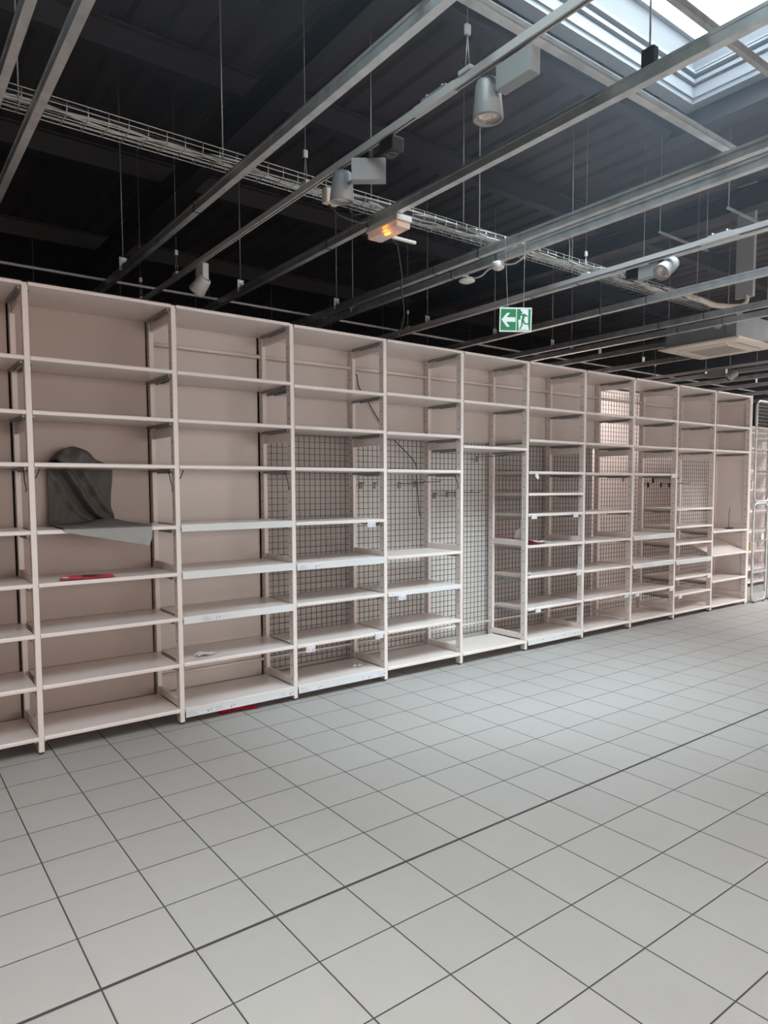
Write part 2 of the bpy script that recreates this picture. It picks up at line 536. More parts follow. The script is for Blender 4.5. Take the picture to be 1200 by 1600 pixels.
def strip_mesh(x0, x1, z, h, marks, dots=False):
    """plastic price strip clipped on the shelf lip, slightly tilted forward at the foot"""
    mb = MB()
    y0 = -0.006
    prof = [(y0, z - 0.004), (y0 - 0.004, z - 0.004), (y0 - 0.009, z - h), (y0 - 0.006, z - h - 0.001)]
    mb.prism(prof, 'x', x0, x1, 'strip')
    tilt = Matrix.Translation((0, y0 - 0.0086, z - h)) @ Matrix.Rotation(math.radians(90 - 5.5), 4, 'X')
    for mx, wd, txt in marks:
        xa = x0 + mx
        pm = [tilt @ Vector(q) for q in ((xa, 0.003, 0.0008), (xa + wd, 0.003, 0.0008), (xa + wd, h - 0.008, 0.0008), (xa, h - 0.008, 0.0008))]
        mb.add(pm, [(0, 1, 2, 3)], 'paper')
        if txt:
            put_text(mb, txt[0], 0.030, tilt @ Matrix.Translation((xa + wd - 0.050, 0.008, 0.0016)))
            if len(txt) > 1:
                put_text(mb, txt[1:], 0.017, tilt @ Matrix.Translation((xa + wd - 0.031, 0.018, 0.0016)))
            for k in range(3):
                q = 0.011 + 0.011 * k
                if q < h - 0.012:
                    pm = [tilt @ Vector(a) for a in ((xa + .01, q, .0014), (xa + .01 + wd * (.42 - .08 * k), q, .0014), (xa + .01 + wd * (.42 - .08 * k), q + .003, .0014), (xa + .01, q + .003, .0014))]
                    mb.add(pm, [(0, 1, 2, 3)], 'inkf')
    if dots:
        for k in range(4):
            c = tilt @ Vector((x0 + (x1 - x0) * (0.26 + 0.2 * k), h * 0.5, 0.001))
            mb.add([(c.x + .009 * math.cos(a * math.pi / 4), c.y, c.z + .009 * math.sin(a * math.pi / 4)) for a in range(8)], [tuple(range(8))], 'pink')
    return mb
def grid_mesh(x0, x1, z0, z1, y, m='wire', s=0.0555, r=0.0022):
    mb = MB()
    n = int(round((x1 - x0) / s))
    for k in range(n + 1):
        x = x0 + (x1 - x0) * k / n
        mb.box(x - r, x + r, y - r, y + r, z0, z1, m)
    n = int(round((z1 - z0) / s))
    for k in range(n + 1):
        z = z0 + (z1 - z0) * k / n
        mb.box(x0, x1, y - 3 * r, y - r, z - r, z + r, m)
    return mb
LV = dict(
 A=[2.98, 2.535, 2.20, 1.875, 1.447, 1.11, .785, .45, .12],
 B=[2.98, 2.535, 2.20, 1.875, 1.447, 1.11, .785, .45, .12],
 C=[2.98, 2.535, 2.20, 1.875, 1.453, 1.115, .787, .452, .118],
 D=[2.975, 2.52, 2.20, 1.873, 1.437, 1.108, .784, .45, .118],
 E=[2.975, 2.53, 2.195, 1.868, 1.104, .785, .447, .12],
 F=[2.975, 2.53, 2.105, .112],
 G=[2.98, 2.533, 2.20, 1.871, 1.645, 1.43, 1.102, .785, .445, .12],
 H=[2.98, 2.535, 2.20, 1.868, 1.43, 1.10, .773, .445, .10],
 I=[2.98, 2.54, 2.20, 1.87, 1.118, .777, .437, .095],
 J=[2.98, 2.538, 2.20, 1.426, 1.195, .977, .758, .529, .317, .086],
 K=[2.98, 2.543, 2.204, 1.097, .775, .416, .076])
ST = dict(
 C={1.453: (.052, []), 1.115: (.055, []), .787: (.052, [(.13, .16, '1.95')]), .118: (.066, [(.0, .21, '9.95'), (.215, .18, '6.95'), (.76, .135, '4.95')])},
 D={1.108: (.055, [(.01, .20, '34.95')]), .118: (.062, [(.005, .22, '2.95'), (.60, .13, '3.95'), (.77, .10, '12.95')])},
 E={.785: (.036, [(.06, .2, ''), (.62, .22, '')])},
 G={.12: (.062, [])}, I={1.118: (.055, [(.3, .2, '')]), .777: (.055, [(.0, .2, ''), (.4, .2, '')])}, J={.758: (.055, [])})
BACK = dict(A='solid', B='solid', C='solid', D='grid', E='grid', F='grid', G='grid', H='grid', I='allgrid', J='grid', K='gridk')
BL = dict(
 A='cream shelving bay cut by the left edge of the picture',
 B='cream shelving bay with the grey cloth and the long red card',
 C='cream shelving bay with solid back and four pale price strips, right of the grey cloth',
 D='leftmost shelving bay with wire grid back, two pale price strips and no hooks',
 E='grid backed shelving bay left of the tall open bay without middle shelves',
 F='tall open shelving bay with no shelves between the third one and the bottom',
 G='shelving bay with red and white papers lying on its middle shelf',
 H='wire grid backed bay right of the bay holding the red and white papers',
 I='shelving bay with two pale price strips at mid height, third from the mesh gates',
 J='shelving bay with close set low shelves, second from the mesh gates',
 K='last cream shelving bay with solid side panel and tilted shelf, beside the mesh gates')
roots = {}
for i, k in enumerate('ABCDEFGHIJK'):
    xl, xr = XP[i], XP[i + 1]
    root = thing('shelving_bay', BL[k], 'shelving', ((xl + xr) / 2, 0, 0), 'cream shelving bays in a row')
    roots[k] = root
    x0, x1 = xl + PW / 2 + .001, xr - PW / 2 - .001
    if k == 'A':
        side_frame(root, xl)
    side_frame(root, xr, solid=(k == 'K'))
    for z in LV[k]:
        s = MB()
        top = z > 2.9
        zr = None
        if k == 'K' and abs(z - .775) < .01:
            zr = .955
        bk = (0.518 if k in 'AB' else 0.538) if top else 0.475
        shelf_mesh(s, x0, x1, z if not top else z + 0.004, bk, zr, front=(-0.012 if top else -0.004), t=0.024 if top else 0.028)
        so = s.build('shelf', root)
        if zr is None:
            zb = z - (0.021 if top else 0.0285)
            for xx, sg in ((x0, 1), (x1, -1)):
                b = MB()
                a0, a1 = sorted((xx, xx + sg * 0.018))
                b.bbox(a0, a1, 0.03, 0.46, zb - 0.018, zb, 'bracket', 0.002)
                a0, a1 = sorted((xx, xx + sg * 0.010))
                b.bbox(a0, a1, 0.07, 0.34, zb - 0.029, zb - 0.018, 'bracket', 0.002)
                bo = b.build('shelf_bracket', so)
                bo['label'] = 'grey metal bracket under the shelf'
        for zz, (h, marks) in ST.get(k, {}).items():
            if abs(zz - z) < 1e-4:
                strip_mesh(x0 + .002, x1 - .002, z, h, marks, dots=(k == 'G')).build('price_strip', so)
    if k == 'K':
        p = MB(); p.bbox(xr + .022, xr + .056, .002, .066, .018, 3.0, 'post', .004); p.build('front_post', root)
    bt = BACK[k]
    y = DEP + 0.006
    X0, X1 = xl + PW / 2 + .001, xr + PW / 2 - .001
    if bt == 'solid':
        if k == 'B' or k == 'A':
            MB().box(X0, X1 - PW - 0.012, y - .022, y - .012, 0.06, 2.965, 'panelb').build('back_panel', root)
        else:
            MB().box(X0, X1 - PW - 0.012, y, y + .01, 0.06, 2.975, 'panel').build('back_panel', root)
    elif bt == 'grid':
        MB().box(X0, X1, y, y + .01, 2.19, 2.975, 'panel').build('back_panel', root)
        grid_mesh(X0 + .02, X1 - .02, 0.14, 2.17, y).build('wire_grid', root)
        if k in 'DEFGH':
            MB().box(X0, X1, y + .05, y + .06, 0.06, 2.2, 'board' if k in 'DGH' else 'white').build('backing_board', root)
    elif bt == 'allgrid':
        grid_mesh(X0 + .02, X1 - .02, 0.14, 2.90, y).build('wire_grid', root)
    elif bt == 'gridk':
        MB().box(X0, X1, y, y + .01, 2.19, 2.975, 'panel').build('back_panel', root)
        grid_mesh(X0 + .02, X1 - .02, 0.14, 2.17, y).build('wire_grid', root)
        MB().box(X0, X1, y + .03, y + .04, 0.06, 2.2, 'paint').build('backing_board', root)
    if k in 'CDEFGHIJ':
        MB().tube([(xl + .02, DEP - .03, 2.80), (xr - .017, DEP - .03, 2.80)], 0.016, 'post', 12).build('back_rail', root)
    if k in 'CDEFGHI':
        MB().tube([(xl + .02, DEP - .02, 0.245), (xr - .02, DEP - .02, 0.245)], 0.011, 'post', 10).build('back_rail', root)

# neighbouring run behind the mesh gates on the far right
for j, (xa, xb) in enumerate(((10.15, 11.05), (11.05, 11.95), (11.95, 12.85))):
    yy = 0.75
    root = thing('shelving_bay', ['set back shelving bay with small boxes, seen through the mesh gate',
                                  'set back shelving bay in the middle behind the two mesh gates',
                                  'furthest set back shelving bay behind the mesh gates'][j], 'shelving', ((xa + xb) / 2, yy, 0), 'set back shelving bays')
    for x in ((xa, xb) if j == 0 else (xb,)):
        p = MB(); post(p, x, yy, z1=2.72, holes=False); p.build('front_post', root)
        p = MB(); post(p, x, yy + .4, z1=2.72, holes=False); p.build('rear_post', root)
    for z in (2.70, 2.35, 1.98, 1.66, 1.30, .95, .62, .32, .10):
        s = MB(); s.bbox(xa + .02, xb - .02, yy - .003, yy + .40, z - .03, z, 'paint', .004); s.build('shelf', root)
    MB().box(xa, xb, yy + .47, yy + .48, 0.05, 2.7, 'wallp').build('back_panel', root)
k = 0
for x, z, wd, h, m in ((10.75, 1.66, .14, .13, 'box'), (10.95, 1.66, .09, .15, 'cream'), (11.20, 1.30, .16, .12, 'box'), (11.45, 1.66, .14, .14, 'cream'), (11.25, .95, .16, .12, 'box'), (11.5, .62, .2, .14, 'box')):
    lb = ['brown cardboard box on the upper shelf behind the mesh gate', 'cream packet beside the brown box behind the mesh gate',
          'brown box on the shelf below the cream packet behind the gate', 'cream box further right behind the mesh gate',
          'brown box on a hip high shelf behind the mesh gate', 'low brown box nearest the floor behind the mesh gate'][k]
    k += 1
    b = thing('product_box', lb, 'box', (x, .82, z))
    MB().bbox(x - wd / 2, x + wd / 2, .80, .98, z + .001, z + h, m, .004).build('carton', b)
    MB().box(x - wd / 2 + .01, x + wd / 2 - .01, .872, .908, z + h, z + h + .001, 'paper').build('tape', b)

# wire mesh gates
def rrect(x0, x1, z0, z1, y, r, n=5):
    pts = []
    for cx, cz, a0 in ((x1 - r, z1 - r, 0), (x0 + r, z1 - r, 90), (x0 + r, z0 + r, 180), (x1 - r, z0 + r, 270)):
        for k in range(n + 1):
            a = math.radians(a0 + 90 * k / n)
            pts.append((cx + r * math.cos(a), y, cz + r * math.sin(a)))
    return pts
def gate(x0, x1, y, label):
    g = thing('mesh_gate', label, 'mesh gate', ((x0 + x1) / 2, y, 0), 'grey wire mesh gates')
    for z0, z1 in ((0.03, 1.455), (1.485, 2.93)):
        MB().tube(rrect(x0, x1, z0, z1, y, 0.07), 0.018, 'galv', 10, closed=True).build('tube_frame', g)
        grid_mesh(x0 + .02, x1 - .02, z0 + .02, z1 - .02, y, 'wirel', 0.05, 0.002).build('wire_mesh', g)
        for f in (0.30, 0.62):
            zz = z0 + (z1 - z0) * f
            MB().bbox(x0 + .01, x1 - .01, y - .012, y + .008, zz - .02, zz + .02, 'galv', .004).build('cross_bar', g)
    MB().bbox(x0 + .02, x1 - .02, y - .012, y + .012, .03, .15, 'galv', .004).build('kick_plate', g)
    for x in (x0 + .06, x1 - .06):
        MB().cyl((x, y, 0), (x, y, .03), .02, .02, 'foot', 12).build('foot', g)
    return g
gate(9.70, 10.12, -0.02, 'grey tubular wire mesh gate directly beside the last cream shelving bay')
gate(10.20, 10.66, -0.02, 'grey tubular wire mesh gate mostly cut off by the right edge of the picture')
tag(MB().bbox(9.90, 9.97, -.046, -.042, .92, 1.02, 'paper', .001).build('paper_tag'), 'small white paper tag hanging on the first mesh gate', 'tag')
# wall of the next aisle, seen through the wire grids
struct(MB().box(5.0, 14.5, 2.30, 2.40, 0.0, 3.34, 'wallp').build('wall_aisle'))

# ------------------------------------------------------------------ things on the shelves
def cloth():
    rows = [  # (left xyz, right xyz)
        ((.50, .20, 1.880), (.68, .22, 1.880)), ((.47, .28, 1.950), (.73, .28, 1.940)), ((.48, .34, 1.990), (.73, .34, 1.975)),
        ((.48, .40, 2.005), (.73, .40, 1.990)), ((.46, .455, 1.965), (.76, .455, 1.950)), ((.445, .490, 1.890), (.875, .490, 1.885)),
        ((.444, .496, 1.78), (.882, .496, 1.78)), ((.444, .495, 1.64), (.862, .495, 1.66)), ((.440, .480, 1.52), (.862, .485, 1.54)),
        ((.430, .440, 1.462), (.905, .45, 1.470)), ((.440, .30, 1.457), (.985, .30, 1.457)), ((.43, .10, 1.455), (1.01, .10, 1.456)),
        ((.430, -.004, 1.456), (1.005, -.004, 1.457)), ((.434, -.015, 1.440), (1.003, -.017, 1.430)), ((.445, -.018, 1.432), (.99, -.026, 1.37)), ((.45, -.018, 1.426), (.970, -.03, 1.318))]
    NV, NU = 8, 60
    P_ = []
    R = len(rows)
    def cr(p0, p1, p2, p3, t):
        return 0.5 * ((2 * p1) + (-p0 + p2) * t + (2 * p0 - 5 * p1 + 4 * p2 - p3) * t * t + (-p0 + 3 * p1 - 3 * p2 + p3) * t ** 3)
    L_ = [Vector(a) for a, b in rows]; Rr = [Vector(b) for a, b in rows]
    ring = []
    for i in range(R - 1):
        for s in range(NV):
            t = s / NV
            def g(A):
                return cr(A[max(i - 1, 0)], A[i], A[i + 1], A[min(i + 2, R - 1)], t)
            ring.append((g(L_), g(Rr), i + t))
    ring.append((L_[-1], Rr[-1], R - 1.0))
    vs_ = []
    for l, r, v in ring:
        for q in range(NU + 1):
            u = q / NU
            p = l.lerp(r, u)
            if v < 5:      # crumpled heap on the upper shelf
                bump_ = max(0.0, math.sin(u * math.pi)) ** 0.38
                base = 1.878
                p.z = base + (p.z - base) * (0.25 + 0.75 * bump_) + 0.012 * math.sin(9 * u + 2.1 * v) * math.sin(1.3 * v) * bump_
                p.y += 0.018 * math.sin(11 * u - 1.7 * v)
                p.z = max(p.z, 1.8785)
                p.y = min(p.y, .505)
            elif v < 9:    # hanging, with a diagonal fold from the upper left to the lower right
                k = min(1, (v - 5) * 2) * min(1, (9 - v) * 1.5)
                dd = u - (0.16 + (v - 5) * 0.19)
                fold = -0.085 * math.exp(-(dd / 0.055) ** 2) + 0.045 * math.exp(-((dd + .10) / 0.04) ** 2) - 0.040 * math.exp(-((dd - .24) / 0.06) ** 2) - 0.03 * math.exp(-((dd + .25) / 0.05) ** 2)
                p.y += k * (fold - 0.03 + 0.010 * math.sin(23 * u + 1.9 * v) + .012 * math.sin(7 * u - v))
                p.y = min(p.y, 0.503)
                if v < 6: p.x += 0
            elif v < 12:
                k = min(1, v - 9) * min(1, (12 - v) * 1.5)
                p.z += k * (0.002 + 0.002 * math.sin(8 * u + 1.6 * v)) * (1.6 - abs(u - .7))
                if v < 10.6:
                    p.z += 0.038 * math.exp(-((u - 0.72) / 0.22) ** 2) * max(0, 1 - abs(v - 9.6))
                p.z = max(p.z, 1.4515)
            elif v > 13:
                p.y -= 0.010 * (1 + math.sin(9 * u + 1.2 * v)) * u
                p.y = min(p.y, -0.010)
            vs_.append(p)
    fs = []
    W_ = NU + 1
    for i in range(len(ring) - 1):
        for q in range(NU):
            fs.append((i * W_ + q, i * W_ + q + 1, (i + 1) * W_ + q + 1, (i + 1) * W_ + q))
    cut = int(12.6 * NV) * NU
    mb = MB(); mb.add(vs_, fs[:cut], 'cloth', True); mb.add(vs_, fs[cut:], 'cloth_lit', True)
    o = mb.build('draped_cloth')
    md = o.modifiers.new('thickness', 'SOLIDIFY'); md.thickness = 0.002
    return tag(o, 'dark grey cloth draped from one shelf down over the edge of the next', 'cloth')
cloth()

def wavy_sheet(name, pts, m, z, label, cat, amp=0.004, n=14, extra=None, parent=None):
    """thin sheet over four corner points with small waves"""
    a, b, c, d = [Vector(p) for p in pts]
    vs_, fs = [], []
    for i in range(n + 1):
        for j in range(n + 1):
            u, v = i / n, j / n
            p = a.lerp(b, u).lerp(d.lerp(c, u), v)
            p.z += amp * (1 + math.sin(5 * u + 3 * v) * math.cos(4 * v - 2 * u))
            vs_.append(p)
    for i in range(n):
        for j in range(n):
            k = i * (n + 1) + j
            fs.append((k, k + 1, k + n + 2, k + n + 1))
    mb = MB(); mb.add(vs_, fs, m, True)
    if extra: extra(mb)
    o = mb.build(name, parent)
    md = o.modifiers.new('thickness', 'SOLIDIFY'); md.thickness = 0.0015; md.offset = 1
    return tag(o, label, cat)
def redx(mb):
    mb.box(.435, .475, .06, .13, 1.124, 1.1245, 'paper')
    mb.prism([(.56, .12), (.64, .10), (.70, .115), (.60, .16)], 'z', 1.124, 1.1245, 'ink')
wavy_sheet('red_card', ((.405, .02, 1.1115), (.755, .01, 1.1115), (.775, .20, 1.1115), (.46, .22, 1.1115)), 'red', 0, 'long red printed card lying on a shelf below the grey cloth', 'card', .004, extra=redx)
wavy_sheet('red_sheet', ((4.90, .02, 1.150), (5.12, .03, 1.1035), (5.28, .44, 1.1035), (4.90, .46, 1.175)), 'red', 0, 'red sheet lying flat beneath the leaning white card', 'card', .006)
wavy_sheet('leaflet', ((5.13, .03, 1.112), (5.32, .08, 1.112), (5.34, .24, 1.112), (5.10, .2, 1.112)), 'paper', 0, 'loose white leaflet lying on the shelf right of the red sheet', 'paper', .010)
wc = MB()
wc.prism([(.235, 1.104), (.07, 1.104), (.04, 1.21), (.12, 1.285), (.20, 1.25)], 'x', 4.915, 4.918, 'paper')
o = wc.build('white_card'); tag(o, 'bent white card standing up on the red sheet', 'card')
def red_bag():
    vs_, fs = [], []
    n = 20
    for i in range(n + 1):
        for j in range(n + 1):
            u, v = i / n, j / n
            x = 1.50 + .30 * u; y = .02 + .22 * v + .03 * math.sin(4 * u)
            z = .004 + .030 * math.sin(math.pi * u) * math.sin(math.pi * v) * (1 + .6 * math.sin(13 * u + 5 * v)) + .006 * abs(math.sin(19 * u) * math.cos(15 * v))
            vs_.append((x, y, z))
    for i in range(n):
        for j in range(n):
            k = i * (n + 1) + j
            fs.append((k, k + 1, k + n + 2, k + n + 1))
    o = MB().add(vs_, fs, 'red', True).build('plastic_bag')
    return tag(o, 'crumpled red plastic bag on the floor under the bottom shelf', 'bag')
red_bag()
def crumple(name, cx, cy, z, sx, sy, label, rot=0.0, amp=.012):
    c, s = math.cos(rot), math.sin(rot)
    q = [(-sx, -sy), (sx, -sy), (sx * .8, sy), (-sx, sy)]
    pts = [(cx + a * c - b * s, cy + a * s + b * c, z) for a, b in q]
    return wavy_sheet(name, pts, 'paper', 0, label, 'paper', amp, 10)
crumple('folded_paper', 1.42, .12, .4525, .075, .045, 'folded white paper scrap on the second lowest shelf near the red bag', .1, .014)
crumple('folded_paper', 2.88, .20, .1195, .05, .035, 'small white paper scrap on the bottom shelf of the first grid backed bay', .5, .012)
crumple('folded_paper', 4.93, .03, .7865, .05, .03, 'creased white paper scrap at the left end of a shelf below the red sheet', .3, .02)
hp = MB(); hp.prism([(4.96, 1.86), (5.01, 1.85), (5.03, 1.80), (5.01, 1.785), (4.975, 1.81)], 'y', -.012, -.010, 'paper')
tag(hp.build('torn_paper'), 'torn white paper hanging from a thin shelf above the red sheet', 'paper')

# small price tickets clipped on shelf lips (x, shelf top z, drop, text, label)
TK = [(2.875, 1.437, .012, '7.95', 'white price ticket at the right end of the shelf level with the grey cloth flap'),
      (2.26, .45, .018, '16.95', 'white price ticket at the left end of a low shelf, leftmost ticket of all'),
      (2.951, .45, .0, '', 'white price ticket at the right end of the shelf holding the leftmost ticket'),
      (3.208, .785, .022, '5.95', 'white price ticket hanging under the lip with the long paper strip'),
      (4.952, 1.43, .0, '', 'white price ticket above the red sheet, left end of its shelf'),
      (5.632, 1.43, .0, '', 'white price ticket above the loose leaflet, right end of its shelf'),
      (5.702, .785, .0, '', 'white price ticket on the first shelf below the red sheet, right end'),
      (5.03, .445, .0, '', 'white price ticket on the second shelf below the red sheet, left end'),
      (6.605, .445, .0, '', 'white price ticket left of the post, paired with another across it'),
      (6.826, .437, .0, '', 'white price ticket right of the post, paired with another across it'),
      (7.57, .437, .0, '', 'white price ticket at the right end of a low shelf under the dark hooks'),
      (7.79, .317, .0, '', 'white price ticket near the floor, left end, under the sloped shelf edge'),
      (8.493, .529, .0, '', 'white price ticket at the right end of the shelf left of the last bay'),
      (7.56, 1.87, .0, '', 'white price ticket at eye level right of the dark display hooks')]
for x, z, dr, txt, lb in TK:
    mb = MB()
    wd, h = .085, .045
    y = -.0165
    mb.box(x - wd / 2, x + wd / 2, y, y + .0015, z - .008 - dr - h, z - .008 - dr, 'paper')
    mb.box(x - wd / 2, x + wd / 2, y + .0015, -.0045, z - .012 - dr, z - .008 - dr, 'paper')
    if txt:
        a, b = txt.split('.')
        T = Matrix.Translation((x + .006, y - .0006, z - dr - h)) @ LIP
        put_text(mb, a, .024, T)
        put_text(mb, b, .013, T @ Matrix.Translation((.012 * len(a) + .003, .009, 0)))
    for q in range(3):
        mb.add([(x - .036, y - .0006, z - .02 - dr - .01 * q), (x - .006 - .004 * q, y - .0006, z - .02 - dr - .01 * q), (x - .006 - .004 * q, y - .0006, z - .0225 - dr - .01 * q), (x - .036, y - .0006, z - .0225 - dr - .01 * q)], [(0, 1, 2, 3)], 'inkf')
    tag(mb.build('price_ticket'), lb, 'price ticket', 'small price tickets clipped on shelf edges')

# display hooks on the wire grids
HK = [(3.141, 1.738, .05, 'small empty hook, leftmost of the row on the grid beside the hanging cable'),
      (3.297, 1.738, .05, 'second small hook from the left on the grid beside the hanging cable'),
      (3.599, 1.738, .38, 'long pronged hook on the wire grid just left of the hanging cable'),
      (3.800, 1.751, .38, 'long pronged hook beside the hanging cable, nearest the right post'),
      (4.054, 1.634, .05, 'short hook on the grid of the tall open bay, leftmost'),
      (4.229, 1.645, .36, 'long pronged hook on the grid of the tall open bay, middle'),
      (4.345, 1.644, .36, 'long pronged hook on the grid of the tall open bay, right of the middle one'),
      (4.659, 2.017, .40, 'lone hook high on the grid of the tall open bay under its third shelf'),
      (7.294, 1.811, .05, 'lone small hook on the pinkish grid left of the group of black hooks'),
      (7.744, 1.736, .05, 'black hook, leftmost of the group of five on the far grid'),
      (7.864, 1.736, .05, 'black hook, second from left of the group of five on the far grid'),
      (7.984, 1.796, .36, 'black hook set higher than the others of the group of five'),
      (8.173, 1.736, .30, 'black hook with a long prong, fourth of the group of five'),
      (8.380, 1.735, .30, 'black hook with a long prong, rightmost of the group of five')]
for n_, (x, z, ln, lb) in enumerate(HK):
    h = thing('display_hook', lb, 'hook', (x, DEP, z), 'display hooks on the wire grids')
    m = 'bracket' if n_ < 9 else 'black'
    MB().bbox(x - .015, x + .015, .515, .530, z - .040, z + .025, m, .003).build('back_plate', h)
    MB().tube([(x, .515, z + .01), (x, .515 - ln * .92, z + .01), (x, .515 - ln, z + .03)], .0038, 'wire', 6).build('prong', h)
# prong standing on a shelf of the last bay
sh = MB(); sh.tube([(9.36, .17, 1.105), (9.36, .17, 1.32), (9.365, .16, 1.40)], .004, 'wire', 6); sh.bbox(9.29, 9.43, .13, .19, 1.098, 1.112, 'black', .003)
tag(sh.build('loose_hook'), 'black hook lying with its prong pointing up on a shelf of the last bay', 'hook')

# cables in the shelving
def curve_pts(pts, n=6):
    P_ = [Vector(p) for p in pts]
    out = []
    for i in range(len(P_) - 1):
        p0, p1, p2, p3 = P_[max(i - 1, 0)], P_[i], P_[i + 1], P_[min(i + 2, len(P_) - 1)]
        for s in range(n):
            t = s / n
            out.append(0.5 * ((2 * p1) + (-p0 + p2) * t + (2 * p0 - 5 * p1 + 4 * p2 - p3) * t * t + (-p0 + 3 * p1 - 3 * p2 + p3) * t ** 3))
    out.append(P_[-1])
    return out
def cable(pts, r, m, label, name='cable', group=None):
    o = MB().tube(curve_pts(pts), r, m, 6).build(name)
    return tag(o, label, 'cable', group)
cable([(3.07, .53, 2.73), (3.085, .50, 2.745), (3.12, .51, 2.635), (3.21, .51, 2.525), (3.34, .51, 2.354), (3.53, .52, 2.175), (3.79, .52, 1.96), (3.815, .52, 1.81), (3.834, .515, 1.59), (3.845, .51, 1.45), (3.86, .51, 1.42)], .005, 'cable',
      'long black cable hanging diagonally down the back of the wire grid bays')
for x, s, lb in ((.263, -1, 'short black cable end left of the leftmost full post, under the cloth shelf'),
                 (.263, 1, 'short black cable end just left above the grey cloth'),
                 (1.193, -1, 'short black cable end at the upper right of the grey cloth'),
                 (1.193, 1, 'short black cable end at the left of the bay with pale price strips'),
                 (2.128, -1, 'short black cable end at the right of the bay with pale price strips'),
                 (3.945, -1, 'short black cable end by the post left of the tall open bay')):
    xx = x + s * (PW / 2 + .015)
    if s < 0:
        pts = [(xx, .10, 1.832), (xx, .06, 1.80), (xx - .004, .03, 1.76), (xx + .003, .02, 1.71), (xx, .03, 1.69)]
    else:
        pts = [(xx + .02, .012, 1.838), (xx + .008, .006, 1.815), (xx - .004, .006, 1.785), (xx - .008, .01, 1.775)]
    cable(pts, .0035, 'cable', lb, group='short cable ends at the shelving posts')

# ------------------------------------------------------------------ ceiling rails
RB = 3.40   # underside of the rails
def rod(parent, x, y, z0, z1=DECK, r=.0045, bracket=True):
    MB().tube([(x, y, z0), (x, y, z1)], r, 'rod', 6).build('hanger_rod', parent)
    if bracket:
        b = MB()
        b.bbox(x - .03, x + .03, y - .004, y + .004, z0 - .03, z0 + .075, 'galvd', .002)
        b.bbox(x - .011, x + .011, y - .0055, y - .004, z0 + .024, z0 + .032, 'hole', .0004)
        b.bbox(x - .014, x + .014, y - .010, y + .010, z0 + .05, z0 + .064, 'galv', .002)
        b.build('hanger_bracket', parent)
ORD = ['first', 'second', 'third', 'fourth', 'fifth', 'sixth', 'seventh', 'eighth', 'ninth', 'tenth', 'eleventh', 'twelfth', 'thirteenth', 'fourteenth', 'fifteenth', 'sixteenth', 'seventeenth', 'eighteenth']
def channel(mb, x0, x1, y0, y1, z0, z1, m='galv', t=.004):
    """C channel, open at the top, ribbed sides"""
    mb.box(x0, x1, y0, y1, z0, z0 + t, m)
    mb.box(x0, x0 + t, y0, y1, z0 + t, z1, m)
    mb.box(x1 - t, x1, y0, y1, z0 + t, z1, m)
    mb.box(x0 + t, x0 + .014, y0, y1, z1 - t, z1, m)
    mb.box(x1 - .014, x1 - t, y0, y1, z1 - t, z1, m)
    h = z1 - z0
    mb.box(x0 - .003, x0, y0, y1, z0 + h * .72, z0 + h * .80, m)
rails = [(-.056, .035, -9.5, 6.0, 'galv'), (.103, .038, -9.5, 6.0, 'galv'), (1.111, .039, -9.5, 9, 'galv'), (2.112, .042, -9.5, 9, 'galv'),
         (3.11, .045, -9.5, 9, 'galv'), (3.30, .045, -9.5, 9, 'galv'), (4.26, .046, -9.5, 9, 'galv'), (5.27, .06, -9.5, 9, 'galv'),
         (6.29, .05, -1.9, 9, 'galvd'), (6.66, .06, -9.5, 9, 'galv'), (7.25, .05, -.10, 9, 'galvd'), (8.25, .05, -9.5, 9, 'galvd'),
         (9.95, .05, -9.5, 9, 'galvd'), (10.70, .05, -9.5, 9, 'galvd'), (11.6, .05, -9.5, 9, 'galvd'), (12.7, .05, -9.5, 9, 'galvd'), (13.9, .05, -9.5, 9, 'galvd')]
RL = ['steel ceiling rail cut by the top left corner, leftmost of all', 'wide steel ceiling rail crossing the top left corner, right of the leftmost',
      'steel ceiling rail that runs over the bay with the grey cloth', 'steel ceiling rail that carries the orange glowing lamp',
      'left half of the double steel rail above the exit sign', 'right half of the double steel rail, carrying the smoke detector',
      'steel ceiling rail directly right of the track with the silver spotlight', 'bright steel ceiling rail passing just right of the exit sign',
      'dull steel rail carrying the cable end near the air conditioner', 'bright wide rail passing in front of the air conditioner',
      'dull steel rail ending behind the air conditioner at its left', 'dull steel rail right behind the air conditioner',
      'dull steel rail just past the furthest lighting track', 'second dull steel rail past the furthest lighting track',
      'third dull steel rail past the furthest lighting track', 'fourth dull steel rail past the furthest lighting track', 'furthest dull steel rail, at the right edge']
for i, (x, wd, y0, y1, m) in enumerate(rails):
    t = thing('ceiling_rail', RL[i], 'ceiling rail', (x, 0, RB), 'steel rails hung under the ceiling')
    mb = MB(); channel(mb, x, x + wd, y0, y1, RB, RB + .06, m); mb.build('channel', t)
    ys = [yy for yy in (.90, 4.4, -6.8) if y0 < yy < y1]
    if i == 3:
        MB().bbox(x + .004, x + wd - .004, -3.08, -3.02, RB + .05, RB + .135, 'black', .004).build('hanger_bracket', t)
        MB().tube([(x + wd / 2, -3.05, RB + .13), (x + wd / 2, -3.05, DECK)], .0045, 'rod', 6).build('hanger_rod', t)
    for yy in ys:
        rod(t, x + wd / 2, yy, RB + .055)
    if 1 < x < 7:
        for yy in ((-1.05, -.55) if x > 2 else (-.62, .82)):
            MB().box(x - .004, x + wd + .004, yy, yy + .006, RB - .003, RB + .064, 'black').build('cable_tie', t)
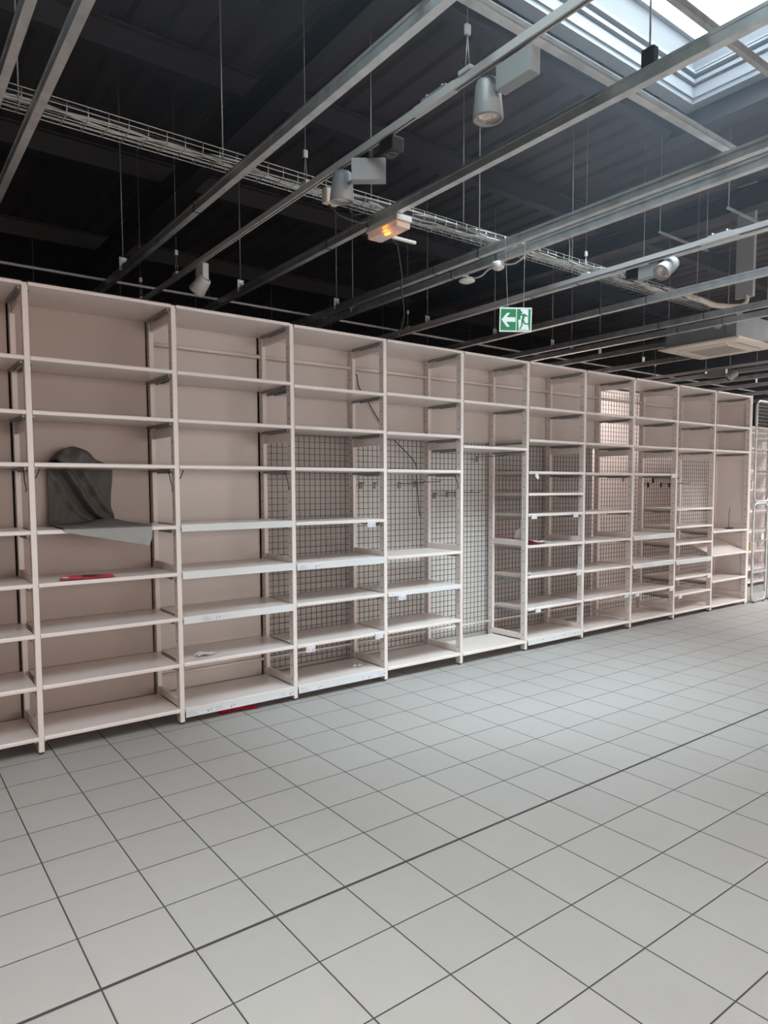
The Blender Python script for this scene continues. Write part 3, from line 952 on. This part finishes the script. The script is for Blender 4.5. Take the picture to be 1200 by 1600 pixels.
# lighting tracks
def track(x, y0, y1, z, label, joint=None, wires=(), m='alul', w_=.028):
    t = thing('lighting_track', label, 'lighting track', (x, 0, z), 'lighting tracks under the ceiling')
    mb = MB()
    mb.box(x - w_ / 2, x + w_ / 2, y0, y1, z + .020, z + .034, m)
    mb.box(x - w_ / 2, x - w_ / 2 + .008, y0, y1, z, z + .020, m)
    mb.box(x + w_ / 2 - .008, x + w_ / 2, y0, y1, z, z + .020, m)
    mb.box(x - w_ / 2 + .008, x + w_ / 2 - .008, y0, y1, z + .010, z + .0199, 'black')
    mb.build('track_profile', t)
    if joint is not None:
        MB().bbox(x - w_ / 2 - .002, x + w_ / 2 + .002, joint - .13, joint + .13, z - .002, z + .036, m, .002).build('track_joiner', t)
        j = MB(); j.bbox(x - .012, x + .012, joint - .08, joint + .08, z + .036, z + .05, 'galv', .002)
        j.cyl((x, joint - .05, z + .05), (x, joint - .05, z + .06), .008, .008, 'galv', 8); j.cyl((x, joint + .05, z + .05), (x, joint + .05, z + .06), .008, .008, 'galv', 8)
        j.build('joiner_clamp', t)
    for y in wires:
        wv = MB()
        wv.tube([(x - .012, y, z + .04), (x, y, z + .19)], .0018, 'rod', 5); wv.tube([(x + .012, y, z + .04), (x, y, z + .19)], .0018, 'rod', 5)
        wv.tube([(x, y, z + .19), (x, y, DECK)], .0018, 'rod', 5)
        wv.build('suspension_wire', t)
        g = MB(); g.bbox(x - .013, x + .013, y - .008, y + .008, z + .185, z + .225, 'alul', .005); g.build('wire_gripper', t)
        MB().bbox(x - .02, x + .02, y - .035, y + .035, z + .034, z + .052, 'alul', .003).build('suspension_clip', t)
    return t
track(1.457, -9.5, 1.9, 3.350, 'pale lighting track with three spotlights, between the cloth bay rail and the glowing lamp rail', -2.46, (-2.66, -1.37, .62, 1.5, -6))
track(4.175, -9.5, 9, 3.385, 'pale lighting track carrying the tilted silver spotlight above the exit sign', -2.3, (-1.2, 1.1, -4.5), 'alul', .05)
track(9.06, -9.5, 9, 3.335, 'furthest lighting track, carrying the spotlight at the right over the last bays', None, (-1.0, 1.2))
# runners across the rails
def runner(y, z, x0, x1, label, m='galv', hw=.022):
    mb = MB(); mb.bbox(x0, x1, y - hw, y + hw, z, z + .034, m, .003); mb.box(x0, x1, y - hw - .002, y - hw + .003, z + .010, z + .016, m)
    return tag(mb.build('cross_runner'), label, 'ceiling rail', 'cross runners above the rails')
runner(-2.80, 3.535, 1.0, 3.36, 'steel cross runner in front of the skylight, from the near spotlight to the double rail')
runner(-3.26, 3.535, 1.5, 6.0, 'steel cross runner under the skylight at the upper right corner', 'galvd', .012)
pipe = MB().tube([(-3.5, 1.42, 3.485), (2, 1.45, 3.485), (7, 1.50, 3.485), (16, 1.52, 3.485)], .012, 'alul', 10).build('ceiling_pipe')
tag(pipe, 'thin steel pipe running behind the top of the shelving under the rails', 'pipe')
for (xa, xb, y, lb) in ((5.25, 6.10, -1.175, 'thin trapeze strut hanging above the silver spotlight track, nearer the shelving'), (5.21, 6.10, -1.815, 'thin trapeze strut hanging above the silver spotlight track, nearer the skylight')):
    t = thing('cross_strut', lb, 'ceiling strut', (xa, y, 4.0), 'trapeze struts hung beside the track')
    MB().bbox(xa, xb, y - .009, y + .009, 3.991, 4.009, 'galvd', .002).build('strut_bar', t)
    for xx in (xa + .02, xb - .02):
        MB().tube([(xx, y, 4.0), (xx, y, DECK)], .005, 'rod', 6).build('hanger_rod', t)

# cable tray
def tray():
    t = thing('cable_tray', 'long wire basket cable tray full of pale cables hanging above the rails', 'cable tray', (2, -.96, 3.57))
    y0, y1, z0, zt = -1.04, -.885, 3.555, 3.612
    mb = MB()
    X0, X1 = -4.0, 6.55
    for y, z in ((y0, zt), (y0, z0 + .03), (y0 + .01, z0), (y0 + .065, z0), (y0 + .105, z0), (y1 - .01, z0), (y1, z0 + .03), (y1, zt)):
        mb.tube([(X0, y, z), (X1, y, z)], .0028, 'wirel', 5)
    x = X0
    while x < X1:
        mb.tube([(x, y0, zt), (x, y0, z0 + .01), (x, y0 + .01, z0 - .003), (x, y1 - .01, z0 - .003), (x, y1, z0 + .01), (x, y1, zt)], .0028, 'wirel', 5)
        x += .10
    mb.build('wire_basket', t)
    rnd = random.Random(3)
    for k in range(15):
        cy0 = y0 + .02 + rnd.random() * .11
        pts = []
        x = X0
        full = k >= 4
        while x <= X1 - .2:
            if full and x < 1.7:
                x += .35; continue
            pts.append((x, min(max(cy0 + rnd.uniform(-.03, .03), y0 + .012), y1 - .012), z0 + .012 + rnd.random() * .045 + (.012 if x > 3 else 0)))
            x += .35
        MB().tube(curve_pts(pts, 3), rnd.choice((.005, .006, .0075)), 'wcable' if k % 4 else 'cable', 6).build('tray_cable', t)
    # thick pale bundle drooping out at the far end
    MB().tube(curve_pts([(5.4, -.96, 3.60), (5.9, -.98, 3.61), (6.25, -1.02, 3.59), (6.5, -1.03, 3.575), (6.7, -1.05, 3.59)]), [.028] * 25, 'cream', 8).build('cable_bundle', t)
    for x in (.10, 1.15, 2.20, 3.12, 4.30, 5.35, 6.30):
        for y in ((-.965,) if x != 3.12 else (-1.05, -.88)):
            MB().tube([(x, y, z0), (x, y, DECK)], .0045, 'rod', 6).build('hanger_rod', t)
    return t
tray()

# vertical trunking and air conditioner
tr = thing('cable_trunking', 'grey vertical cable trunking dropping from the ceiling above the air conditioner', 'trunking', (6.95, -1.11, 3.7))
MB().bbox(6.95, 7.0, -1.215, -1.03, 3.70, DECK, 'alul', .004).build('trunking_body', tr)
MB().tube(curve_pts([(6.96, -1.15, 3.72), (6.96, -1.15, 3.66), (6.9, -1.12, 3.61), (6.7, -1.05, 3.59)]), .022, 'cream', 8).build('cable_bundle', tr)
ac = thing('air_conditioner', 'ceiling cassette air conditioner with cream grille panel and grey metal casing', 'air conditioner', (7.52, -.56, 3.3))
MB().bbox(7.10, 7.94, -.98, -.14, 3.345, 3.61, 'casing', .006).build('casing', ac)
p = MB(); p.prism([(-.475, 0), (.475, 0), (.455, .028), (-.455, .028)], 'x', -.475, .475, 'cream')
pm = MB()
pm.add([(7.045, -1.035, 3.317), (7.995, -1.035, 3.317), (7.995, -.085, 3.317), (7.045, -.085, 3.317),
        (7.045, -1.035, 3.335), (7.995, -1.035, 3.335), (7.995, -.085, 3.335), (7.045, -.085, 3.335),
        (7.12, -.96, 3.300), (7.92, -.96, 3.300), (7.92, -.16, 3.300), (7.12, -.16, 3.300)],
       [(4, 5, 6, 7), (0, 1, 5, 4), (1, 2, 6, 5), (2, 3, 7, 6), (3, 0, 4, 7), (0, 8, 9, 1), (1, 9, 10, 2), (2, 10, 11, 3), (3, 11, 8, 0), (8, 11, 10, 9)], 'cream')
pm.build('cover_panel', ac)
g = MB(); g.bbox(7.27, 7.77, -.81, -.31, 3.292, 3.30, 'cream', .003)
for k in range(20):
    g.box(7.29 + .024 * k, 7.294 + .024 * k, -.79, -.33, 3.2905, 3.2925, 'foot')
g.build('intake_grille', ac)
for a in range(4):
    c, s = math.cos(a * math.pi / 2), math.sin(a * math.pi / 2)
    mx = Matrix.Translation((7.52, -.56, 3.301)) @ Matrix.Rotation(a * math.pi / 2, 4, 'Z') @ Matrix.Translation((0, .33, 0))
    f = MB(); f.obox(mx, .56, .055, .006, 'cream'); f.obox(mx @ Matrix.Translation((0, .032, -.001)), .56, .005, .005, 'foot'); f.build('air_flap', ac)
for x, y in ((7.07, -.2), (7.07, -.9), (7.97, -.2), (7.97, -.9)):
    MB().tube([(x, y, 3.40), (x, y, DECK)], .005, 'rod', 6).build('hanger_rod', ac)
    MB().bbox(x - .035, x + .035, y - .02, y + .02, 3.47, 3.50, 'galv', .002).build('mounting_lug', ac)
ca = MB(); ca.lathe(Matrix.Translation((7.0995, -.78, 3.50)) @ Matrix.Rotation(math.radians(-90), 4, 'Y'), [(0.001, .004), (.04, .004), (.045, 0)], 'galv', 20); ca.build('knockout_cover', ac)

# ------------------------------------------------------------------ spotlights
def spot(label, x, ytr, z, box_c, box_s, cyl_c, axis, r=.062, ln=.155, m='alu', boxrot=0.0):
    """gear box hung on the track, cylinder head on a side pivot; axis = light direction"""
    t = thing('track_spotlight', label, 'spotlight', (x, ytr, z), 'spotlights on the lighting tracks')
    bc = Vector(box_c)
    b = MB()
    Rb = Matrix.Translation(bc) @ Matrix.Rotation(boxrot, 4, 'Z')
    sx, sy, sz = box_s
    tmp = MB(); tmp.bbox(-sx / 2, sx / 2, -sy / 2, sy / 2, -sz / 2, sz / 2, m, .004)
    b.add([Rb @ Vector(v) for v in tmp.v], tmp.f, m)
    b.build('gear_box', t)
    MB().bbox(x - .012, x + .012, ytr - .06, ytr + .06, bc.z + sz / 2 - .002, z + .012, 'black', .002).build('track_adapter', t)
    ax = Vector(axis).normalized()
    q = Vector((0, 0, 1)).rotation_difference(ax).to_matrix().to_4x4()
    Mx = Matrix.Translation(cyl_c) @ q
    h = MB()
    h.lathe(Mx, [(.001, -ln / 2), (r * .60, -ln / 2), (r * .72, -ln / 2 + .006), (r * .80, -ln / 2 + .02), (r * 1.0, ln / 2 - .004), (r * .98, ln / 2), (r * .84, ln / 2), (r * .82, ln / 2 - .012)], m, 36)
    h.build('lamp_head', t)
    l = MB(); l.lathe(Mx, [(r * .82, ln / 2 - .012), (r * .72, ln / 2 - .014), (r * .70, ln / 2 - .012), (r * .5, ln / 2 - .022), (.001, ln / 2 - .030)], 'lens', 30)
    l.build('reflector', t)
    v = MB(); v.lathe(Mx, [(r * .5, -ln / 2 - .001), (r * .35, -ln / 2 - .001)], 'black', 24); v.build('vent_ring', t)
    # pivot arm from box to head
    e = bc + (Vector(cyl_c) - bc) * .45
    MB().tube([bc + Vector((0, 0, -sz * .2)) + (Vector(cyl_c) - bc) * .2, Vector(cyl_c) - ax * .01], .010, m, 8).build('pivot_arm', t)
    return t
spot('large grey spotlight hanging straight down next to the skylight, with boxy gear housing', 1.478, -2.90, 3.35,
     (1.480, -2.91, 3.290), (.055, .175, .095), (1.500, -2.735, 3.262), (0.02, 0.0, -1), .062, .150)
spot('grey spotlight with its back towards the viewer, left of the glowing orange lamp', 1.478, -1.90, 3.35,
     (1.490, -1.925, 3.272), (.055, .17, .105), (1.47, -1.718, 3.262), (.03, .12, -1), .064, .145, 'alu', .93)
spot('grey spotlight turned diagonally above the bay right of the grey cloth', 1.478, .16, 3.35,
     (1.480, .165, 3.29), (.05, .09, .13), (1.470, .17, 3.205), (-.35, .75, -.75), .062, .13, 'alul', .2)
spot('tilted silver spotlight shining towards the viewer, right of the exit sign', 4.225, -1.80, 3.372,
     (4.20, -1.76, 3.315), (.06, .16, .095), (4.205, -1.90, 3.312), (-.80, .10, -.55), .062, .175, 'alu')
spot('far spotlight over the last shelving bays, under the air conditioner', 9.06, .30, 3.335,
     (9.06, .24, 3.285), (.06, .26, .10), (9.04, .02, 3.235), (-.6, .5, -.5), .062, .14)
# black connection boxes on tracks
jb = thing('track_feed_box', 'black square socket plugged in the track between the two nearer spotlights', 'socket', (1.478, -2.10, 3.35))
MB().bbox(1.455, 1.525, -2.16, -2.06, 3.285, 3.348, 'black', .005).build('socket_body', jb)
MB().lathe(Matrix.Translation((1.49, -2.11, 3.284)), [(.026, 0), (.026, -.004), (.018, -.004), (.016, .002), (.001, .002)], 'foot', 20).build('socket_ring', jb)
jb2 = thing('track_feed_box', 'black square socket plugged in the track left of the tilted silver spotlight', 'socket', (4.225, -1.60, 3.37))
MB().bbox(4.19, 4.26, -1.68, -1.56, 3.30, 3.37, 'black', .005).build('socket_body', jb2)
MB().lathe(Matrix.Translation((4.225, -1.62, 3.299)), [(.026, 0), (.026, -.004), (.018, -.004), (.016, .002), (.001, .002)], 'foot', 20).build('socket_ring', jb2)
# junction box near the tray
jx = thing('junction_box', 'cream plastic junction box hanging at the cable tray left of the second spotlight', 'junction box', (1.80, -1.02, 3.52))
MB().bbox(1.76, 1.86, -1.10, -1.05, 3.46, 3.55, 'cream', .008).build('box_body', jx)
MB().bbox(1.765, 1.855, -1.106, -1.10, 3.465, 3.545, 'cream', .003).build('box_lid', jx)
cable([(1.80, -1.07, 3.46), (1.85, -1.10, 3.40), (2.0, -1.12, 3.375), (2.06, -1.12, 3.40), (2.12, -1.10, 3.45)], .005, 'cable', 'black cable looping from the cream junction box to the glowing lamp rail')
cable([(1.92, -1.06, 3.555), (1.95, -1.10, 3.43), (2.03, -1.12, 3.44), (2.13, -1.08, 3.46)], .004, 'cable', 'thin dark cable loop beside the second spotlight reaching the lamp rail')

# emergency lamp glowing orange, under the third rail
el = thing('emergency_lamp', 'clear bulkhead lamp glowing orange under a ceiling rail', 'lamp', (2.18, -1.17, 3.39))
b = MB(); b.bbox(2.120, 2.240, -1.345, -1.015, 3.365, 3.398, 'plast', .006); b.build('base_plate', el)
c = MB(); c.bbox(2.125, 2.235, -1.335, -1.025, 3.325, 3.364, 'clear', .018); c.build('clear_cover', el)
gl = MB()
gl.lathe(Matrix.Translation((2.18, -1.17, 3.3445)) @ Matrix.Rotation(math.pi / 2, 4, 'X'), [(.001, -.030), (.012, -.022), (.014, 0), (.012, .022), (.001, .030)], 'bulb', 16)
gl.build('glowing_lamp', el)
MB().bbox(2.240, 2.275, -1.06, -1.02, 3.365, 3.395, 'plast', .004).build('cable_gland', el)
cable([(2.275, -1.04, 3.38), (2.40, -1.03, 3.385), (2.55, -1.0, 3.40)], .012, 'plast', 'short white conduit leaving the glowing lamp')
cable([(2.235, -1.10, 3.36), (2.30, -1.10, 3.32), (2.32, -1.101, 3.282), (2.33, -1.127, 3.10), (2.32, -1.135, 3.026), (2.33, -1.15, 2.855), (2.315, -1.13, 2.75), (2.30, -1.12, 2.72)], .004, 'cable', 'thin black cable hanging straight down from the glowing lamp')

# smoke detector and box under the double rail
sd = thing('smoke_detector', 'flat round white smoke detector under the double rail', 'smoke detector', (3.33, -.70, 3.36))
MB().lathe(Matrix.Translation((3.33, -.70, 3.345)), [(.001, -.012), (.045, -.010), (.062, -.002), (.064, .006), (.055, .012), (.001, .014)], 'plast', 32).build('detector_disc', sd)
MB().bbox(3.27, 3.40, -.715, -.685, 3.372, 3.382, 'plast', .002).build('mounting_bar', sd)
MB().cyl((3.33, -.70, 3.357), (3.33, -.70, 3.40), .012, .012, 'plast', 12).build('stem', sd)
jb3 = thing('junction_box', 'round white junction box under the double rail beside the smoke detector', 'junction box', (3.32, -1.05, 3.37))
MB().lathe(Matrix.Translation((3.32, -1.05, 3.37)), [(.001, -.022), (.034, -.022), (.046, -.012), (.048, .018), (.044, .030), (.001, .030)], 'plast', 12).build('box_body', jb3)
MB().cyl((3.32, -1.05, 3.34), (3.32, -1.05, 3.35), .014, .016, 'plast', 12).build('box_plug', jb3)
cable([(3.34, -.76, 3.352), (3.335, -.86, 3.350), (3.33, -.93, 3.375), (3.32, -1.0, 3.378)], .006, 'plast', 'white cable between the smoke detector and the round junction box')
cable([(3.32, -1.10, 3.372), (3.33, -1.20, 3.355), (3.34, -1.28, 3.38), (3.34, -1.31, 3.42)], .006, 'plast', 'white cable curving up from the round junction box to the double rail')

# exit sign, running man and arrow
def exit_sign():
    d = 4.86
    right = rr.copy(); right.z = 0; right.normalize()
    nrm = Vector((right.y, -right.x, 0))     # towards the viewer
    c = CAM + (fw * 1.0 + rr * ((805.5 - 600) / F_PX) - uu * ((499.7 - 800 - PPY) / F_PX)) * d
    tilt = Matrix.Rotation(math.radians(-1.2), 4, 'Z')
    B = Matrix((( right.x, 0, nrm.x, c.x), (right.y, 0, nrm.y, c.y), (0, 1, nrm.z, c.z), (0, 0, 0, 1)))
    t = thing('exit_sign', 'green and white emergency exit sign with arrow and running man hanging on two chains', 'sign', tuple(c))
    W_, H_ = .226, .168
    def plate(x0, x1, y0, y1, z0, z1, m, mb):
        v = [B @ tilt @ Vector(p) for p in ((x0, y0, z0), (x1, y0, z0), (x1, y1, z0), (x0, y1, z0), (x0, y0, z1), (x1, y0, z1), (x1, y1, z1), (x0, y1, z1))]
        mb.add(v, [(0, 3, 2, 1), (4, 5, 6, 7), (0, 1, 5, 4), (1, 2, 6, 5), (2, 3, 7, 6), (3, 0, 4, 7)], m)
    mb = MB(); plate(-W_ / 2, W_ / 2, -H_ / 2, H_ / 2, -.004, .004, 'signw', mb); mb.build('sign_plate', t)
    mb = MB()
    plate(-W_ / 2 + .008, .002, -H_ / 2 + .010, H_ / 2 - .010, .004, .0052, 'green', mb)
    def poly(pts, m, z=.0056):
        mb.add([B @ tilt @ Vector((x, y, z)) for x, y in pts], [tuple(range(len(pts)))], m)
    poly([(-.100, .0), (-.062, .046), (-.040, .046), (-.066, .016), (-.002, .016), (-.002, -.016), (-.066, -.016), (-.040, -.050), (-.062, -.050)], 'signw')
    mb.build('arrow_panel', t)
    mb = MB()
    plate(.008, W_ / 2 - .008, -H_ / 2 + .010, H_ / 2 - .010, .004, .0052, 'green', mb)
    poly([(.034, .072), (.088, .072), (.088, -.030), (.096, -.072), (.024, -.072), (.018, .0), (.034, .0)], 'signw')
    n = 12
    poly([(.036 + .010 * math.cos(2 * math.pi * k / n), .050 + .010 * math.sin(2 * math.pi * k / n)) for k in range(n)], 'green', .006)
    for pts in ([(.036, .036), (.062, .042), (.070, .034), (.056, -.004), (.040, -.002), (.046, .022)],           # torso
                [(.060, .042), (.086, .026), (.084, .018), (.062, .030)], [(.046, .036), (.020, .012), (.016, .018), (.040, .042)],   # arms
                [(.042, .0), (.058, .0), (.066, -.022), (.092, -.026), (.092, -.034), (.060, -.032)],               # leg forward
                [(.040, .0), (.052, -.004), (.050, -.036), (.036, -.066), (.026, -.066), (.040, -.034)]):
        poly(pts, 'green', .006)
    mb.build('running_man_panel', t)
    for s, top in ((-.056, 0), (.056, 0)):
        a = B @ Vector((s, H_ / 2, 0))
        b = a + right * (-.022 if s < 0 else .006) + Vector((0, 0, 3.46 - a.z))
        mb = MB()
        nn = 26
        pts = [a.lerp(b, k / nn) for k in range(nn + 1)]
        mb.tube(pts, [.0028 if k % 2 else .0014 for k in range(nn + 1)], 'wirel', 6)
        mb.build('chain', t)
exit_sign()
# small floor-side bits: hanging chain end under the double rail
cable([(3.33, -1.70, 3.40), (3.335, -1.70, 3.30), (3.325, -1.70, 3.22)], .004, 'wirel', 'short frayed wire end hanging from the double rail', 'hanging_wire')

# thin scatter volume added to imitate lens glare around the skylight
def haze():
    m = bpy.data.materials.new('glare_volume')
    m.use_nodes = True
    nt = m.node_tree
    for n in list(nt.nodes):
        nt.nodes.remove(n)
    out = nt.nodes.new('ShaderNodeOutputMaterial')
    v = nt.nodes.new('ShaderNodeVolumeScatter')
    v.inputs['Color'].default_value = (0.74, 0.86, 1.0, 1)
    v.inputs['Density'].default_value = 0.027
    v.inputs['Anisotropy'].default_value = 0.55
    nt.links.new(v.outputs[0], out.inputs['Volume'])
    M['haze'] = m
    o = MB().box(-6.5, 23.5, -11.5, 13.5, 3.03, 4.855, 'haze').build('haze')
    return tag(o, 'faint bluish haze in the daylight under the ceiling', 'haze', kind='stuff')
haze()
